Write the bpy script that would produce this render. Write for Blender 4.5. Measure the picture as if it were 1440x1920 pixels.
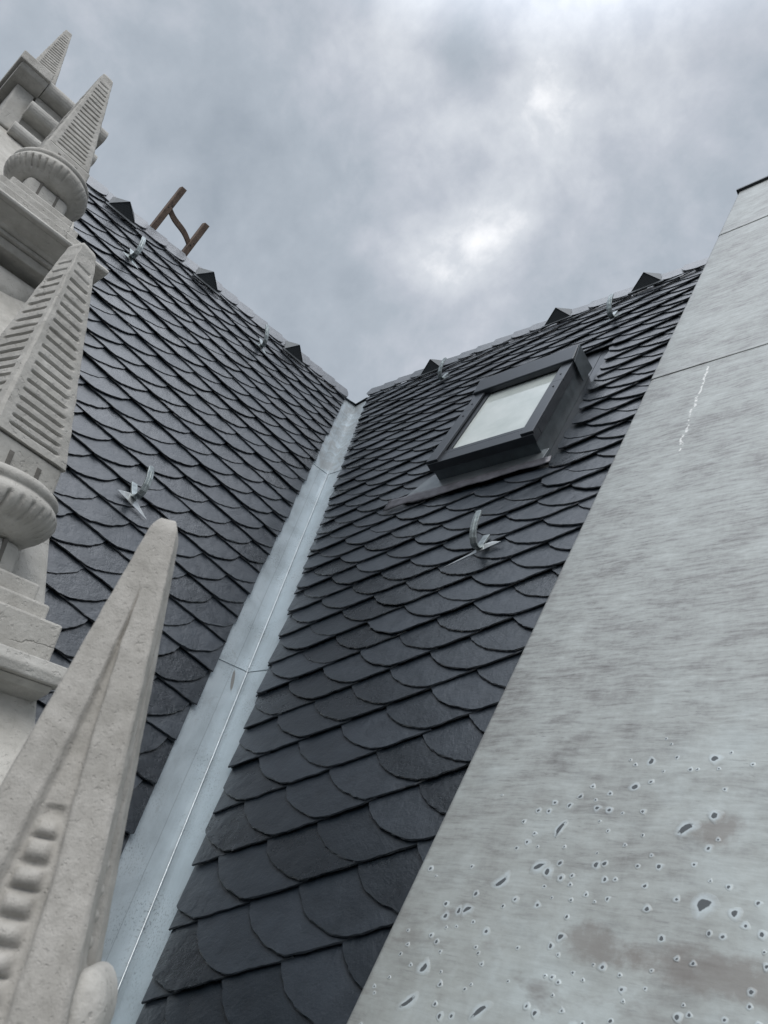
import bpy, math, random
from mathutils import Vector, Matrix, noise

random.seed(7)
R = math.radians
SC = bpy.context.scene
COL = SC.collection
for _o in list(bpy.data.objects):
    bpy.data.objects.remove(_o)

OZ = 14.0                      # height of the eye above the street

# ------------------------------------------------------------------ camera
cam_d = bpy.data.cameras.new('camera')
cam = bpy.data.objects.new('camera', cam_d)
COL.objects.link(cam)
CR = Vector((0.7559327, 0.63359995, 0.16467195))
CD = Vector((-0.19366664, 0.4567222, -0.86827303))
CF = Vector((-0.62534709, 0.62446452, 0.46795842))
CF.normalize(); CR = (CR - CF * CR.dot(CF)).normalized(); CD = CF.cross(CR).normalized()
m = Matrix.Identity(4)
for i in range(3):
    m[i][0] = CR[i]; m[i][1] = -CD[i]; m[i][2] = -CF[i]
m[2][3] = OZ
cam.matrix_world = m
cam_d.sensor_fit = 'HORIZONTAL'
cam_d.sensor_width = 36.0
cam_d.lens = 36.0
cam_d.clip_start = 0.02
cam_d.clip_end = 3000.0
cam_d.dof.use_dof = True
cam_d.dof.focus_distance = 4.2
cam_d.dof.aperture_fstop = 10.0
SC.camera = cam

# ------------------------------------------------------------------ sky
SUN_EL, SUN_AZ = R(52), R(132)
world = bpy.data.worlds.new('World')
SC.world = world
world.use_nodes = True
wt = world.node_tree
for n in list(wt.nodes):
    wt.nodes.remove(n)


class NT:
    """small helper that writes node trees"""
    def __init__(self, tree):
        self.t = tree

    def n(self, kind, **kw):
        nd = self.t.nodes.new(kind)
        for k, v in kw.items():
            setattr(nd, k, v)
        return nd

    def put(self, sock, v):
        if isinstance(v, bpy.types.NodeSocket):
            self.t.links.new(v, sock)
        elif v is not None:
            if isinstance(v, (tuple, list)) and len(v) == 3 and sock.type == 'RGBA':
                v = (*v, 1.0)
            sock.default_value = v

    def math(self, op, a, b=None, c=None, clamp=False):
        nd = self.n('ShaderNodeMath', operation=op, use_clamp=clamp)
        for i, v in enumerate((a, b, c)):
            if v is not None:
                self.put(nd.inputs[i], v)
        return nd.outputs[0]

    def vmath(self, op, a, b=None):
        nd = self.n('ShaderNodeVectorMath', operation=op)
        self.put(nd.inputs[0], a)
        if b is not None:
            self.put(nd.inputs[1], b)
        return nd.outputs['Value'] if op in ('DOT_PRODUCT', 'LENGTH', 'DISTANCE') else nd.outputs[0]

    def mix(self, f, a, b, mode='MIX'):
        nd = self.n('ShaderNodeMix', data_type='RGBA', blend_type=mode)
        self.put(nd.inputs[0], f); self.put(nd.inputs[6], a); self.put(nd.inputs[7], b)
        return nd.outputs[2]

    def noise(self, vec, scale, detail=4.0, rough=0.55, dist=0.0):
        nd = self.n('ShaderNodeTexNoise')
        self.put(nd.inputs['Vector'], vec)
        nd.inputs['Scale'].default_value = scale
        nd.inputs['Detail'].default_value = detail
        nd.inputs['Roughness'].default_value = rough
        nd.inputs['Distortion'].default_value = dist
        return nd.outputs[0]

    def ramp(self, f, stops, interp='LINEAR'):
        nd = self.n('ShaderNodeValToRGB')
        cr = nd.color_ramp
        cr.interpolation = interp
        while len(cr.elements) < len(stops):
            cr.elements.new(0.5)
        for e, (p, c) in zip(cr.elements, stops):
            e.position = p
            if isinstance(c, (int, float)):
                c = (c, c, c)
            e.color = (*c, 1.0)
        self.put(nd.inputs[0], f)
        return nd.outputs[0]

    def mapping(self, vec, scale=(1, 1, 1), rot=(0, 0, 0), loc=(0, 0, 0)):
        nd = self.n('ShaderNodeMapping')
        self.put(nd.inputs['Vector'], vec)
        nd.inputs['Scale'].default_value = scale
        nd.inputs['Rotation'].default_value = rot
        nd.inputs['Location'].default_value = loc
        return nd.outputs[0]


w = NT(wt)
wout = w.n('ShaderNodeOutputWorld')
bg = w.n('ShaderNodeBackground')
sky = w.n('ShaderNodeTexSky', sky_type='NISHITA')
sky.sun_disc = False
sky.sun_elevation = SUN_EL
sky.sun_rotation = SUN_AZ
sky.altitude = 100
dirn = w.n('ShaderNodeTexCoord').outputs['Generated']
blue = w.mix(1.0, sky.outputs[0], (0.085, 0.085, 0.085), 'MULTIPLY')
# cloud deck: layered noise over the directions, plus the places where it is thin
warp = w.noise(dirn, 2.2, 3.0, 0.5)
dv = w.vmath('ADD', dirn, w.mix(1.0, warp, (0.10, 0.10, 0.10), 'MULTIPLY'))
n1 = w.noise(dv, 2.6, 6.0, 0.50, 0.0)
n2 = w.noise(w.mapping(dv, loc=(3.1, 1.7, 0.4)), 7.0, 8.0, 0.60, 0.15)
n3 = w.noise(w.mapping(dv, loc=(0.3, 4.7, 2.4)), 19.0, 6.0, 0.58, 0.1)
dens = w.math('ADD', w.math('MULTIPLY', w.math('SUBTRACT', n1, 0.5), 0.75),
              w.math('ADD', w.math('MULTIPLY', w.math('SUBTRACT', n2, 0.5), 0.64), w.math('MULTIPLY', w.math('SUBTRACT', n3, 0.5), 0.46)))
# thin (bright) and thick (dull) places of the deck, last row added unseen: direction, width, amount
SPOTS = [
    ((-0.5120, 0.4700, 0.7190), 0.045, 0.20), ((-0.4250, 0.5080, 0.7490), 0.045, 0.20), ((-0.4850, 0.5050, 0.7140), 0.100, 0.17),
    ((-0.2850, 0.3850, 0.8780), 0.060, 0.03), ((-0.2950, 0.4400, 0.8480), 0.070, 0.12), ((-0.3800, 0.4400, 0.8130), 0.17, 0.22),
    ((-0.4300, 0.3300, 0.8400), 0.07, 0.12),
    ((-0.3625, 0.3700, 0.8554), 0.045, -0.36),
    ((-0.4230, 0.4400, 0.7900), 0.05, -0.12), ((-0.5580, 0.3700, 0.7430), 0.10, -0.16),
    ((-0.6058, 0.4837, 0.6317), 0.10, -0.08), ((-0.1160, 0.5024, 0.8568), 0.20, 0.10), ((-0.2143, 0.5387, 0.8148), 0.12, -0.02),
    ((-0.6225, 0.1544, 0.7673), 0.20, -0.05), ((-0.5200, 0.2700, 0.8100), 0.08, 0.06),
    ((0.4500, -0.5500, 0.7000), 0.75, 0.55), ((-0.0500, 0.0500, 0.9970), 0.30, 0.20), ((-0.62, -0.55, 0.56), 0.45, -0.50),  # out of view: glows and dark patch added to shape the roof's light
]
acc = None
nz = w.n('ShaderNodeTexNoise'); nz.inputs['Scale'].default_value = 7.0; nz.inputs['Detail'].default_value = 5.0
w.put(nz.inputs['Vector'], dirn)
off = w.n('ShaderNodeVectorMath', operation='MULTIPLY_ADD')
w.put(off.inputs[0], nz.outputs['Color']); off.inputs[1].default_value = (0.11, 0.11, 0.11); off.inputs[2].default_value = (-0.055, -0.055, -0.055)
dw = w.vmath('ADD', dirn, off.outputs[0])
for d, wid, amt in SPOTS:
    d = Vector(d).normalized()
    dist = w.vmath('DISTANCE', dw, tuple(d))
    g = w.math('EXPONENT', w.math('MULTIPLY', w.math('POWER', w.math('DIVIDE', dist, wid), 2.0), -1.0))
    g = w.math('MULTIPLY', g, amt)
    acc = g if acc is None else w.math('ADD', acc, g)
tot = w.math('ADD', w.math('ADD', dens, acc), 0.44)
cloud = w.ramp(tot, [(0.06, (0.345, 0.392, 0.440)), (0.38, (0.435, 0.482, 0.532)), (0.58, (0.535, 0.568, 0.618)),
                     (0.80, (0.690, 0.718, 0.752)), (1.0, (1.02, 1.02, 1.02))])
cover = w.ramp(n2, [(0.15, 0.94), (0.55, 1.0)])
skycol = w.mix(cover, blue, cloud)
# an overcast sky is brightest overhead; steepened out of view to lift slate sheen
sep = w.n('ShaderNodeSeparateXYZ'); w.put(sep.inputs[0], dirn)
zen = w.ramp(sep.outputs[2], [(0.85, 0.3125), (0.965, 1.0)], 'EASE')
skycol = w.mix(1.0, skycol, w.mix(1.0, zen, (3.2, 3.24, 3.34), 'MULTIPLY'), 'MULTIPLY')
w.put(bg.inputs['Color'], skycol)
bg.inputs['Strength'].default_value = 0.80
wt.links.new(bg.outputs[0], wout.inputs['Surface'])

# ------------------------------------------------------------------ sun behind the cloud deck
sun_d = bpy.data.lights.new('sun', 'SUN')
sun_d.energy = 1.3
sun_d.angle = R(42)
sun_d.color = (1.0, 0.975, 0.94)
sun = bpy.data.objects.new('sun', sun_d)
COL.objects.link(sun)
_sd = Vector((math.cos(SUN_EL) * math.sin(SUN_AZ), math.cos(SUN_EL) * math.cos(SUN_AZ), math.sin(SUN_EL)))
sun.rotation_euler = _sd.to_track_quat('Z', 'Y').to_euler()
sun.location = (0, 0, 40)

SC.view_settings.view_transform = 'Standard'
SC.view_settings.look = 'None'
SC.view_settings.exposure = 0.32
SC.view_settings.gamma = 1.0

# ------------------------------------------------------------------ roof geometry
TR, TL = R(63.93), R(65.29)
sR, cR, sL, cL = math.sin(TR), math.cos(TR), math.sin(TL), math.cos(TL)
dR, dL = 1.8855, 2.71


def PR(u, v, h=0.0):
    """right slope: u along the ridge, v up the slope, h out of the roof"""
    d = dR - h
    return Vector((u, d * sR + v * cR, -d * cR + v * sR + OZ))


def PL(u, v, h=0.0):
    """left slope"""
    d = dL - h
    return Vector((-d * sL - v * cL, u, -d * cL + v * sL + OZ))


def creaseR(v):
    z = -dR * cR + v * sR
    return -(dL + z * cL) / sL


def creaseL(v):
    z = -dL * cL + v * sL
    return (dR + z * cR) / sR


def crease_pt(z):
    return Vector((-(dL + z * cL) / sL, (dR + z * cR) / sR, z + OZ))


RIDGE_R, RIDGE_L = 6.56, 6.66
EAVE = -1.1

# ------------------------------------------------------------------ materials


def new_mat(name):
    mt = bpy.data.materials.new(name)
    mt.use_nodes = True
    t = NT(mt.node_tree)
    b = mt.node_tree.nodes['Principled BSDF']
    return mt, t, b


def bump(t, b, height, dist, strength=1.0):
    nd = t.n('ShaderNodeBump')
    nd.inputs['Distance'].default_value = dist
    nd.inputs['Strength'].default_value = strength
    t.put(nd.inputs['Height'], height)
    t.put(b.inputs['Normal'], nd.outputs[0])
    return nd


def mat_slate(name, base):
    mt, t, b = new_mat(name)
    uv = t.n('ShaderNodeTexCoord').outputs['UV']
    isl = t.n('ShaderNodeNewGeometry').outputs['Random Per Island']
    # each slate is split along its own grain
    rot = t.n('ShaderNodeVectorRotate', rotation_type='Z_AXIS')
    t.put(rot.inputs['Vector'], uv)
    t.put(rot.inputs['Angle'], t.math('MULTIPLY', isl, 1.9))
    g = rot.outputs[0]
    cloud = t.noise(uv, 9.0, 5.0, 0.6)
    fine = t.noise(uv, 90.0, 4.0, 0.65)
    grain = t.noise(t.mapping(g, (9, 160, 1)), 1.0, 4.0, 0.6)
    scratch = t.noise(t.mapping(g, (14, 320, 1), loc=(7, 3, 0)), 1.0, 2.0, 0.5)
    sc = t.ramp(scratch, [(0.66, 0.0), (0.78, 1.0)])
    patch = t.ramp(t.noise(uv, 16.0, 4.0, 0.6), [(0.50, 0.0), (0.72, 1.0)])
    sc = t.math('MULTIPLY', sc, patch)
    dust = t.ramp(t.noise(uv, 240.0, 2.0, 0.5), [(0.70, 0.0), (0.80, 1.0)])
    tone = t.math('ADD', 0.60, t.math('MULTIPLY', isl, 0.85))
    tone = t.math('MULTIPLY', tone, t.math('ADD', 0.55, t.math('MULTIPLY', cloud, 0.9)))
    tone = t.math('MULTIPLY', tone, t.math('ADD', 0.8, t.math('MULTIPLY', grain, 0.4)))
    col = t.mix(t.ramp(isl, [(0.0, 0.0), (0.5, 0.4), (1.0, 1.0)]), base, (base[0] * 1.06, base[1] * 1.0, base[2] * 1.0))
    tv = t.n('ShaderNodeCombineXYZ')
    for i in range(3):
        t.put(tv.inputs[i], tone)
    col = t.mix(1.0, col, tv.outputs[0], 'MULTIPLY')
    col = t.mix(t.math('MULTIPLY', sc, 0.40), col, (0.085, 0.10, 0.115))
    col = t.mix(t.math('MULTIPLY', dust, 0.45), col, (0.10, 0.115, 0.13))
    t.put(b.inputs['Base Color'], col)
    t.put(b.inputs['Roughness'], t.math('ADD', t.math('ADD', 0.16, t.math('MULTIPLY', isl, 0.14)), t.math('MULTIPLY', cloud, 0.20)))
    b.inputs['IOR'].default_value = 1.92
    b.inputs['Specular IOR Level'].default_value = 0.5
    hgt = t.math('ADD', t.math('MULTIPLY', cloud, 1.9), t.math('ADD', t.math('MULTIPLY', grain, 0.20), t.math('MULTIPLY', fine, 0.35)))
    bump(t, b, hgt, 0.0040, 0.8)
    return mt


def mat_stone(name, base, dirt, pit=1.0, scale=1.0, cracks=0.6, rough=1.0):
    mt, t, b = new_mat(name)
    co = t.n('ShaderNodeTexCoord').outputs['Object']
    big = t.noise(co, 3.0 * scale, 5.0, 0.6, 0.3)
    mid = t.noise(co, 14.0 * scale, 5.0, 0.62)
    fine = t.noise(co, 120.0 * scale, 3.0, 0.6)
    pits = t.ramp(t.noise(co, 55.0 * scale, 3.0, 0.55), [(0.30, 0.0), (0.40, 1.0)])
    streak = t.noise(t.mapping(co, (30, 30, 3)), 1.0 * scale, 3.0, 0.55)
    f = t.math('ADD', t.math('MULTIPLY', big, 0.6), t.math('MULTIPLY', mid, 0.5))
    col = t.mix(t.ramp(f, [(0.40, 0.0), (0.68, 1.0)]), dirt, base)
    col = t.mix(t.math('MULTIPLY', t.ramp(streak, [(0.52, 0.0), (0.72, 1.0)]), 0.30), col, dirt)
    dk = (dirt[0] * 0.45, dirt[1] * 0.45, dirt[2] * 0.43)
    speck = t.ramp(t.noise(co, 38.0 * scale, 4.0, 0.7), [(0.64, 0.0), (0.74, 1.0)])
    col = t.mix(t.math('MULTIPLY', speck, 0.45 * pit), col, dk)
    # hairline cracks
    vd = t.n('ShaderNodeTexVoronoi', feature='DISTANCE_TO_EDGE')
    vd.inputs['Scale'].default_value = 4.2 * scale
    wv = t.vmath('ADD', co, t.mix(1.0, t.noise(co, 9.0, 4.0, 0.6), (0.12, 0.12, 0.12), 'MULTIPLY'))
    t.put(vd.inputs['Vector'], wv)
    crack = t.ramp(vd.outputs['Distance'], [(0.0, 1.0), (0.012, 0.0)])
    crack = t.math('MULTIPLY', crack, t.math('MULTIPLY', cracks, t.ramp(t.noise(co, 5.0, 2.0, 0.5), [(0.56, 0.0), (0.62, 1.0)])))
    col = t.mix(t.math('MULTIPLY', crack, 0.7), col, dk)
    t.put(b.inputs['Base Color'], col)
    b.inputs['Roughness'].default_value = 0.9
    b.inputs['Specular IOR Level'].default_value = 0.25
    h = t.math('ADD', t.math('MULTIPLY', mid, 1.2), t.math('ADD', t.math('MULTIPLY', fine, 0.35), t.math('MULTIPLY', pits, 0.6 * pit)))
    h = t.math('SUBTRACT', h, t.math('MULTIPLY', crack, 0.9))
    bump(t, b, h, 0.006 * rough, 0.8)
    return mt


def mat_coping():
    mt, t, b = new_mat('weathered_zinc')
    uv = t.n('ShaderNodeTexCoord').outputs['UV']
    sx = t.n('ShaderNodeSeparateXYZ'); t.put(sx.inputs[0], uv)
    v = sx.outputs[1]
    wv = t.vmath('ADD', uv, t.mix(1.0, t.noise(uv, 3.0, 2.0, 0.5), (0.06, 0.05, 0.0), 'MULTIPLY'))
    big = t.noise(wv, 2.6, 6.0, 0.64)
    mid = t.noise(t.mapping(wv, (7, 13, 1)), 1.0, 7.0, 0.70)
    streak = t.math('ADD', t.math('MULTIPLY', t.noise(t.mapping(wv, (9, 66, 1)), 1.0, 7.0, 0.72, 0.3), 0.80), t.math('MULTIPLY', t.noise(uv, 46.0, 5.0, 0.7), 0.20))
    cross = t.noise(t.mapping(uv, (85, 9, 1)), 1.0, 5.0, 0.66)
    fine = t.noise(uv, 130.0, 3.0, 0.6)
    dash = t.ramp(t.noise(t.mapping(wv, (15, 110, 1), loc=(3, 9, 0)), 1.0, 6.0, 0.74, 0.5), [(0.56, 0.0), (0.70, 1.0)])
    f = t.math('ADD', t.math('MULTIPLY', streak, 0.50), t.math('ADD', t.math('MULTIPLY', mid, 0.30), t.math('ADD', t.math('MULTIPLY', big, 0.26), t.math('MULTIPLY', cross, 0.05))))
    col = t.ramp(f, [(0.42, (0.150, 0.146, 0.143)), (0.485, (0.250, 0.253, 0.248)), (0.555, (0.350, 0.366, 0.356)), (0.67, (0.47, 0.50, 0.49))])
    patchy = t.ramp(t.noise(wv, 5.5, 5.0, 0.65), [(0.40, 0.15), (0.60, 1.0)])
    col = t.mix(t.math('MULTIPLY', dash, t.math('MULTIPLY', patchy, 0.8)), col, (0.14, 0.135, 0.132))
    dash2 = t.ramp(t.noise(t.mapping(uv, (16, 190, 1), rot=(0, 0, R(4)), loc=(1, 2, 0)), 1.0, 3.0, 0.65), [(0.60, 0.0), (0.70, 1.0)])
    col = t.mix(t.math('MULTIPLY', dash2, t.math('MULTIPLY', patchy, 0.7)), col, (0.13, 0.125, 0.13))
    lite = t.ramp(t.noise(t.mapping(uv, (150, 12, 1), loc=(5, 2, 0)), 1.0, 3.0, 0.6), [(0.66, 0.0), (0.76, 1.0)])
    col = t.mix(t.math('MULTIPLY', lite, 0.10), col, (0.60, 0.62, 0.62))
    # a run of white mortar drops
    du = t.math('SUBTRACT', sx.outputs[0], t.math('ADD', -1.018, t.math('MULTIPLY', t.math('SUBTRACT', v, 3.92), 0.03)))
    du = t.math('ADD', du, t.math('MULTIPLY', t.math('SUBTRACT', t.noise(uv, 14.0, 2.0, 0.5), 0.5), 0.05))
    run = t.ramp(t.math('ABSOLUTE', du), [(0.003, 1.0), (0.007, 0.0)])
    seg = t.ramp(t.noise(t.mapping(uv, (30, 30, 1)), 1.0, 3.0, 0.7), [(0.47, 0.0), (0.52, 1.0)])
    rng = t.math('MULTIPLY', t.math('GREATER_THAN', v, 2.95), t.math('LESS_THAN', v, 3.74))
    col = t.mix(t.math('MULTIPLY', run, t.math('MULTIPLY', rng, seg)), col, (0.72, 0.72, 0.70))
    # the lower sheet is smoother and washed
    low = t.ramp(v, [(0.0, 1.0), (1.0, 0.0)])
    low = t.ramp(t.math('ADD', t.math('MULTIPLY', v, -0.42), t.math('ADD', 0.85, t.math('MULTIPLY', t.math('SUBTRACT', big, 0.5), 0.9))), [(0.15, 0.0), (0.62, 1.0)])
    smooth = t.ramp(t.math('ADD', t.math('MULTIPLY', big, 0.7), t.math('MULTIPLY', t.noise(wv, 9.0, 4.0, 0.6), 0.4)), [(0.42, (0.26, 0.268, 0.252)), (0.54, (0.385, 0.414, 0.400)), (0.68, (0.50, 0.555, 0.555))])
    col = t.mix(t.math('MULTIPLY', low, 0.66), col, smooth)
    # brown smudges near the bottom
    sm = t.ramp(t.noise(t.mapping(wv, (3, 6, 1), loc=(2.2, 5.0, 0)), 1.0, 5.0, 0.65), [(0.58, 0.0), (0.68, 1.0)])
    sm = t.math('MULTIPLY', sm, low)
    col = t.mix(t.math('MULTIPLY', sm, 0.65), col, (0.19, 0.175, 0.165))
    zone = t.ramp(t.math('ADD', t.math('MULTIPLY', v, -0.5), t.math('ADD', 1.02, t.math('MULTIPLY', t.math('SUBTRACT', t.noise(uv, 5.5, 3.0, 0.55), 0.5), 1.25))), [(0.32, 0.0), (0.55, 1.0)])
    # brown puddle stains at the low end
    for (cu, cv, ru, rv) in ((-0.62, 0.80, 0.20, 0.055), (-0.88, 0.82, 0.10, 0.05), (-0.66, 1.12, 0.06, 0.05)):
        ex = t.math('DIVIDE', t.math('SUBTRACT', sx.outputs[0], cu), ru); ey = t.math('DIVIDE', t.math('SUBTRACT', v, cv), rv)
        rr = t.math('ADD', t.math('MULTIPLY', ex, ex), t.math('MULTIPLY', ey, ey))
        rr = t.math('ADD', rr, t.math('MULTIPLY', t.math('SUBTRACT', t.noise(uv, 16.0, 5.0, 0.65), 0.5), 3.2))
        col = t.mix(t.math('MULTIPLY', t.ramp(rr, [(0.2, 1.0), (1.0, 0.0)]), 0.62), col, (0.20, 0.18, 0.165))
    # drops: dark in the middle, washed bright around
    at = t.n('ShaderNodeAttribute'); at.attribute_name = 'spatter'
    sp = at.outputs['Fac']
    spn = t.math('ADD', sp, t.math('MULTIPLY', t.math('SUBTRACT', t.noise(uv, 95.0, 4.0, 0.65), 0.5), t.math('MULTIPLY', 0.42, t.math('MULTIPLY', sp, t.math('SUBTRACT', 1.15, sp)))))
    spn = t.math('ADD', spn, t.math('MULTIPLY', t.math('SUBTRACT', t.noise(uv, 60.0, 3.0, 0.6), 0.5), t.math('MULTIPLY', 0.5, t.math('GREATER_THAN', sp, 0.02))))
    col = t.mix(t.math('MULTIPLY', t.ramp(spn, [(0.06, 0.0), (0.44, 1.0)]), 0.62), col, (0.56, 0.63, 0.66))
    col = t.mix(t.math('MULTIPLY', t.ramp(spn, [(0.68, 0.0), (0.78, 1.0)]), 0.92), col, (0.060, 0.066, 0.072))
    t.put(b.inputs['Base Color'], col)
    b.inputs['Metallic'].default_value = 0.25
    t.put(b.inputs['Roughness'], t.math('ADD', 0.42, t.math('MULTIPLY', mid, 0.25)))
    b.inputs['Specular IOR Level'].default_value = 0.5
    bump(t, b, t.math('ADD', t.math('MULTIPLY', mid, 0.5), t.math('ADD', t.math('MULTIPLY', t.noise(uv, 5.0, 3.0, 0.5), 3.0), t.math('MULTIPLY', fine, 0.2))), 0.003, 0.35)
    return mt


def mat_valley():
    mt, t, b = new_mat('new_zinc')
    uv = t.n('ShaderNodeTexCoord').outputs['UV']
    big = t.noise(uv, 4.0, 5.0, 0.6, 0.4)
    fine = t.noise(uv, 160.0, 3.0, 0.6)
    st = t.noise(t.mapping(uv, (60, 5, 1)), 1.0, 4.0, 0.6)
    col = t.ramp(t.math('ADD', t.math('ADD', 0.12, t.math('MULTIPLY', big, 0.62)), t.math('MULTIPLY', st, 0.14)),
                 [(0.34, (0.34, 0.385, 0.41)), (0.52, (0.43, 0.49, 0.525)), (0.72, (0.50, 0.555, 0.59))])
    sp = t.ramp(t.noise(t.mapping(uv, (150, 90, 1)), 1.0, 3.0, 0.6), [(0.55, 0.0), (0.62, 1.0)])
    sp = t.math('MULTIPLY', sp, t.ramp(t.noise(uv, 3.2, 4.0, 0.6), [(0.46, 0.0), (0.66, 1.0)]))
    col = t.mix(t.math('MULTIPLY', sp, 0.7), col, (0.12, 0.135, 0.145))
    blot = t.ramp(t.noise(uv, 11.0, 5.0, 0.65, 0.6), [(0.60, 0.0), (0.72, 1.0)])
    col = t.mix(t.math('MULTIPLY', blot, 0.30), col, (0.19, 0.185, 0.18))
    t.put(b.inputs['Base Color'], col)
    sx = t.n('ShaderNodeSeparateXYZ'); t.put(sx.inputs[0], uv)
    # a brown smear left by a boot
    ex = t.math('DIVIDE', t.math('ADD', sx.outputs[0], t.math('ADD', 0.052, t.math('MULTIPLY', t.math('SUBTRACT', sx.outputs[1], 1.06), 0.22))), 0.013)
    ey = t.math('DIVIDE', t.math('SUBTRACT', sx.outputs[1], 1.06), 0.075)
    smear = t.ramp(t.math('ADD', t.math('MULTIPLY', ex, ex), t.math('MULTIPLY', ey, ey)), [(0.55, 1.0), (1.0, 0.0)])
    col = t.mix(t.math('MULTIPLY', smear, 0.75), col, (0.16, 0.135, 0.11))
    fold = t.math('ABSOLUTE', t.math('ADD', sx.outputs[0], t.math('ADD', 0.082, t.math('MULTIPLY', t.math('SUBTRACT', big, 0.5), 0.014))))
    fold = t.ramp(fold, [(0.0012, 1.0), (0.0040, 0.0)])
    col = t.mix(t.math('MULTIPLY', fold, 0.45), col, (0.16, 0.17, 0.18))
    wt_ = t.ramp(sx.outputs[1], [(0.0, 0.0), (1.0, 1.0)])
    up = t.math('MULTIPLY', t.math('GREATER_THAN', sx.outputs[1], 3.4), t.ramp(t.noise(uv, 9.0, 6.0, 0.7, 0.8), [(0.42, 0.0), (0.58, 1.0)]))
    col = t.mix(t.math('MULTIPLY', up, 0.55), col, (0.27, 0.27, 0.262))
    t.put(b.inputs['Base Color'], col)
    b.inputs['Metallic'].default_value = 0.55
    t.put(b.inputs['Roughness'], t.math('ADD', 0.34, t.math('MULTIPLY', big, 0.25)))
    bump(t, b, t.math('ADD', t.math('MULTIPLY', big, 3.0), t.math('MULTIPLY', fine, 0.15)), 0.003, 0.5)
    return mt


def mat_plain(name, col, rough, metal=0.0, var=0.25, scale=30.0, bmp=0.0, coat=0.0):
    mt, t, b = new_mat(name)
    co = t.n('ShaderNodeTexCoord').outputs['Object']
    nz = t.noise(co, scale, 4.0, 0.6)
    lo = tuple(c * (1 - var) for c in col); hi = tuple(min(1.0, c * (1 + var)) for c in col)
    t.put(b.inputs['Base Color'], t.ramp(nz, [(0.3, lo), (0.7, hi)]))
    t.put(b.inputs['Roughness'], t.math('ADD', rough - 0.06, t.math('MULTIPLY', nz, 0.12)))
    b.inputs['Metallic'].default_value = metal
    b.inputs['Coat Weight'].default_value = coat
    if bmp:
        bump(t, b, nz, bmp, 0.7)
    return mt


def mat_wood():
    mt, t, b = new_mat('weathered_wood')
    co = t.n('ShaderNodeTexCoord').outputs['Object']
    g = t.noise(t.mapping(co, (60, 60, 5)), 1.0, 5.0, 0.6)
    k = t.noise(co, 12.0, 3.0, 0.6)
    col = t.ramp(t.math('ADD', t.math('MULTIPLY', g, 0.6), t.math('MULTIPLY', k, 0.4)), [(0.35, (0.085, 0.062, 0.050)), (0.62, (0.20, 0.145, 0.112))])
    t.put(b.inputs['Base Color'], col)
    b.inputs['Roughness'].default_value = 0.8
    bump(t, b, g, 0.002, 0.6)
    return mt


def mat_mesh():
    mt, t, b = new_mat('perforated_sheet')
    uv = t.n('ShaderNodeTexCoord').outputs['UV']
    vo = t.n('ShaderNodeTexVoronoi', feature='F1')
    vo.inputs['Scale'].default_value = 95.0
    vo.inputs['Randomness'].default_value = 0.0
    t.put(vo.inputs['Vector'], t.mapping(uv, (1, 1, 1), rot=(0, 0, R(45))))
    hole = t.ramp(vo.outputs['Distance'], [(0.30, 1.0), (0.36, 0.0)])
    t.put(b.inputs['Base Color'], t.mix(hole, (0.020, 0.026, 0.030), (0.002, 0.002, 0.003)))
    b.inputs['Roughness'].default_value = 0.7
    b.inputs['Specular IOR Level'].default_value = 0.2
    return mt


def mat_glass():
    mt, t, b = new_mat('skylight_glass')
    co = t.n('ShaderNodeTexCoord').outputs['Object']
    nz = t.noise(co, 5.0, 5.0, 0.6)
    t.put(b.inputs['Base Color'], t.ramp(nz, [(0.3, (0.46, 0.51, 0.49)), (0.7, (0.58, 0.625, 0.605))]))
    t.put(b.inputs['Roughness'], t.math('ADD', 0.03, t.math('MULTIPLY', nz, 0.06)))
    b.inputs['Specular IOR Level'].default_value = 0.8
    return mt


SLATE = mat_slate('slate', (0.0115, 0.0180, 0.0255))
RIDGESLATE = mat_slate('ridge_slate', (0.060, 0.068, 0.077))  # paler than the field slates: sky sheen at the ridge put into the colour
STONE = mat_stone('grey_stone', (0.53, 0.520, 0.490), (0.36, 0.350, 0.325), 0.55)
STONE_NEAR = mat_stone('near_stone', (0.48, 0.465, 0.435), (0.34, 0.328, 0.302), 0.5, 2.3, 0.0, 0.6)
STONE_CLEAN = mat_stone('pale_stone', (0.53, 0.523, 0.495), (0.36, 0.352, 0.330), 0.6)
PLASTER = mat_stone('plaster', (0.56, 0.545, 0.51), (0.40, 0.39, 0.36), 0.5, 1.4)
COPING = mat_coping()
VALLEY = mat_valley()
GALV = mat_plain('galvanised_steel', (0.33, 0.37, 0.375), 0.38, 0.7, 0.3, 40.0, 0.001)
BRIGHT = mat_plain('bright_zinc', (0.55, 0.58, 0.59), 0.33, 0.6, 0.2, 20.0)
FRAME = mat_plain('anthracite_frame', (0.040, 0.046, 0.054), 0.32, 0.3, 0.15, 12.0)
UPSTAND = mat_plain('grey_flashing', (0.105, 0.125, 0.138), 0.36, 0.5, 0.25, 9.0, 0.002)
APRON = mat_plain('apron_zinc', (0.19, 0.21, 0.222), 0.36, 0.5, 0.2, 9.0, 0.002)
LEAD = mat_plain('lead_apron', (0.105, 0.105, 0.118), 0.45, 0.4, 0.3, 14.0, 0.006)
VENTMETAL = mat_plain('vent_sheet', (0.055, 0.062, 0.066), 0.45, 0.5, 0.2, 18.0)
DARKCAP = mat_plain('dark_cap', (0.03, 0.035, 0.04), 0.45, 0.3)
WOOD = mat_wood()
PERF = mat_mesh()
GLASS = mat_glass()
DECK = mat_plain('roof_underlay', (0.012, 0.013, 0.014), 0.9)
GROUND = mat_plain('asphalt', (0.06, 0.06, 0.058), 0.9, 0.0, 0.3, 0.6)
WALLM = mat_stone('house_wall', (0.50, 0.48, 0.44), (0.40, 0.385, 0.35), 0.4)

# ------------------------------------------------------------------ mesh helpers


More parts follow.
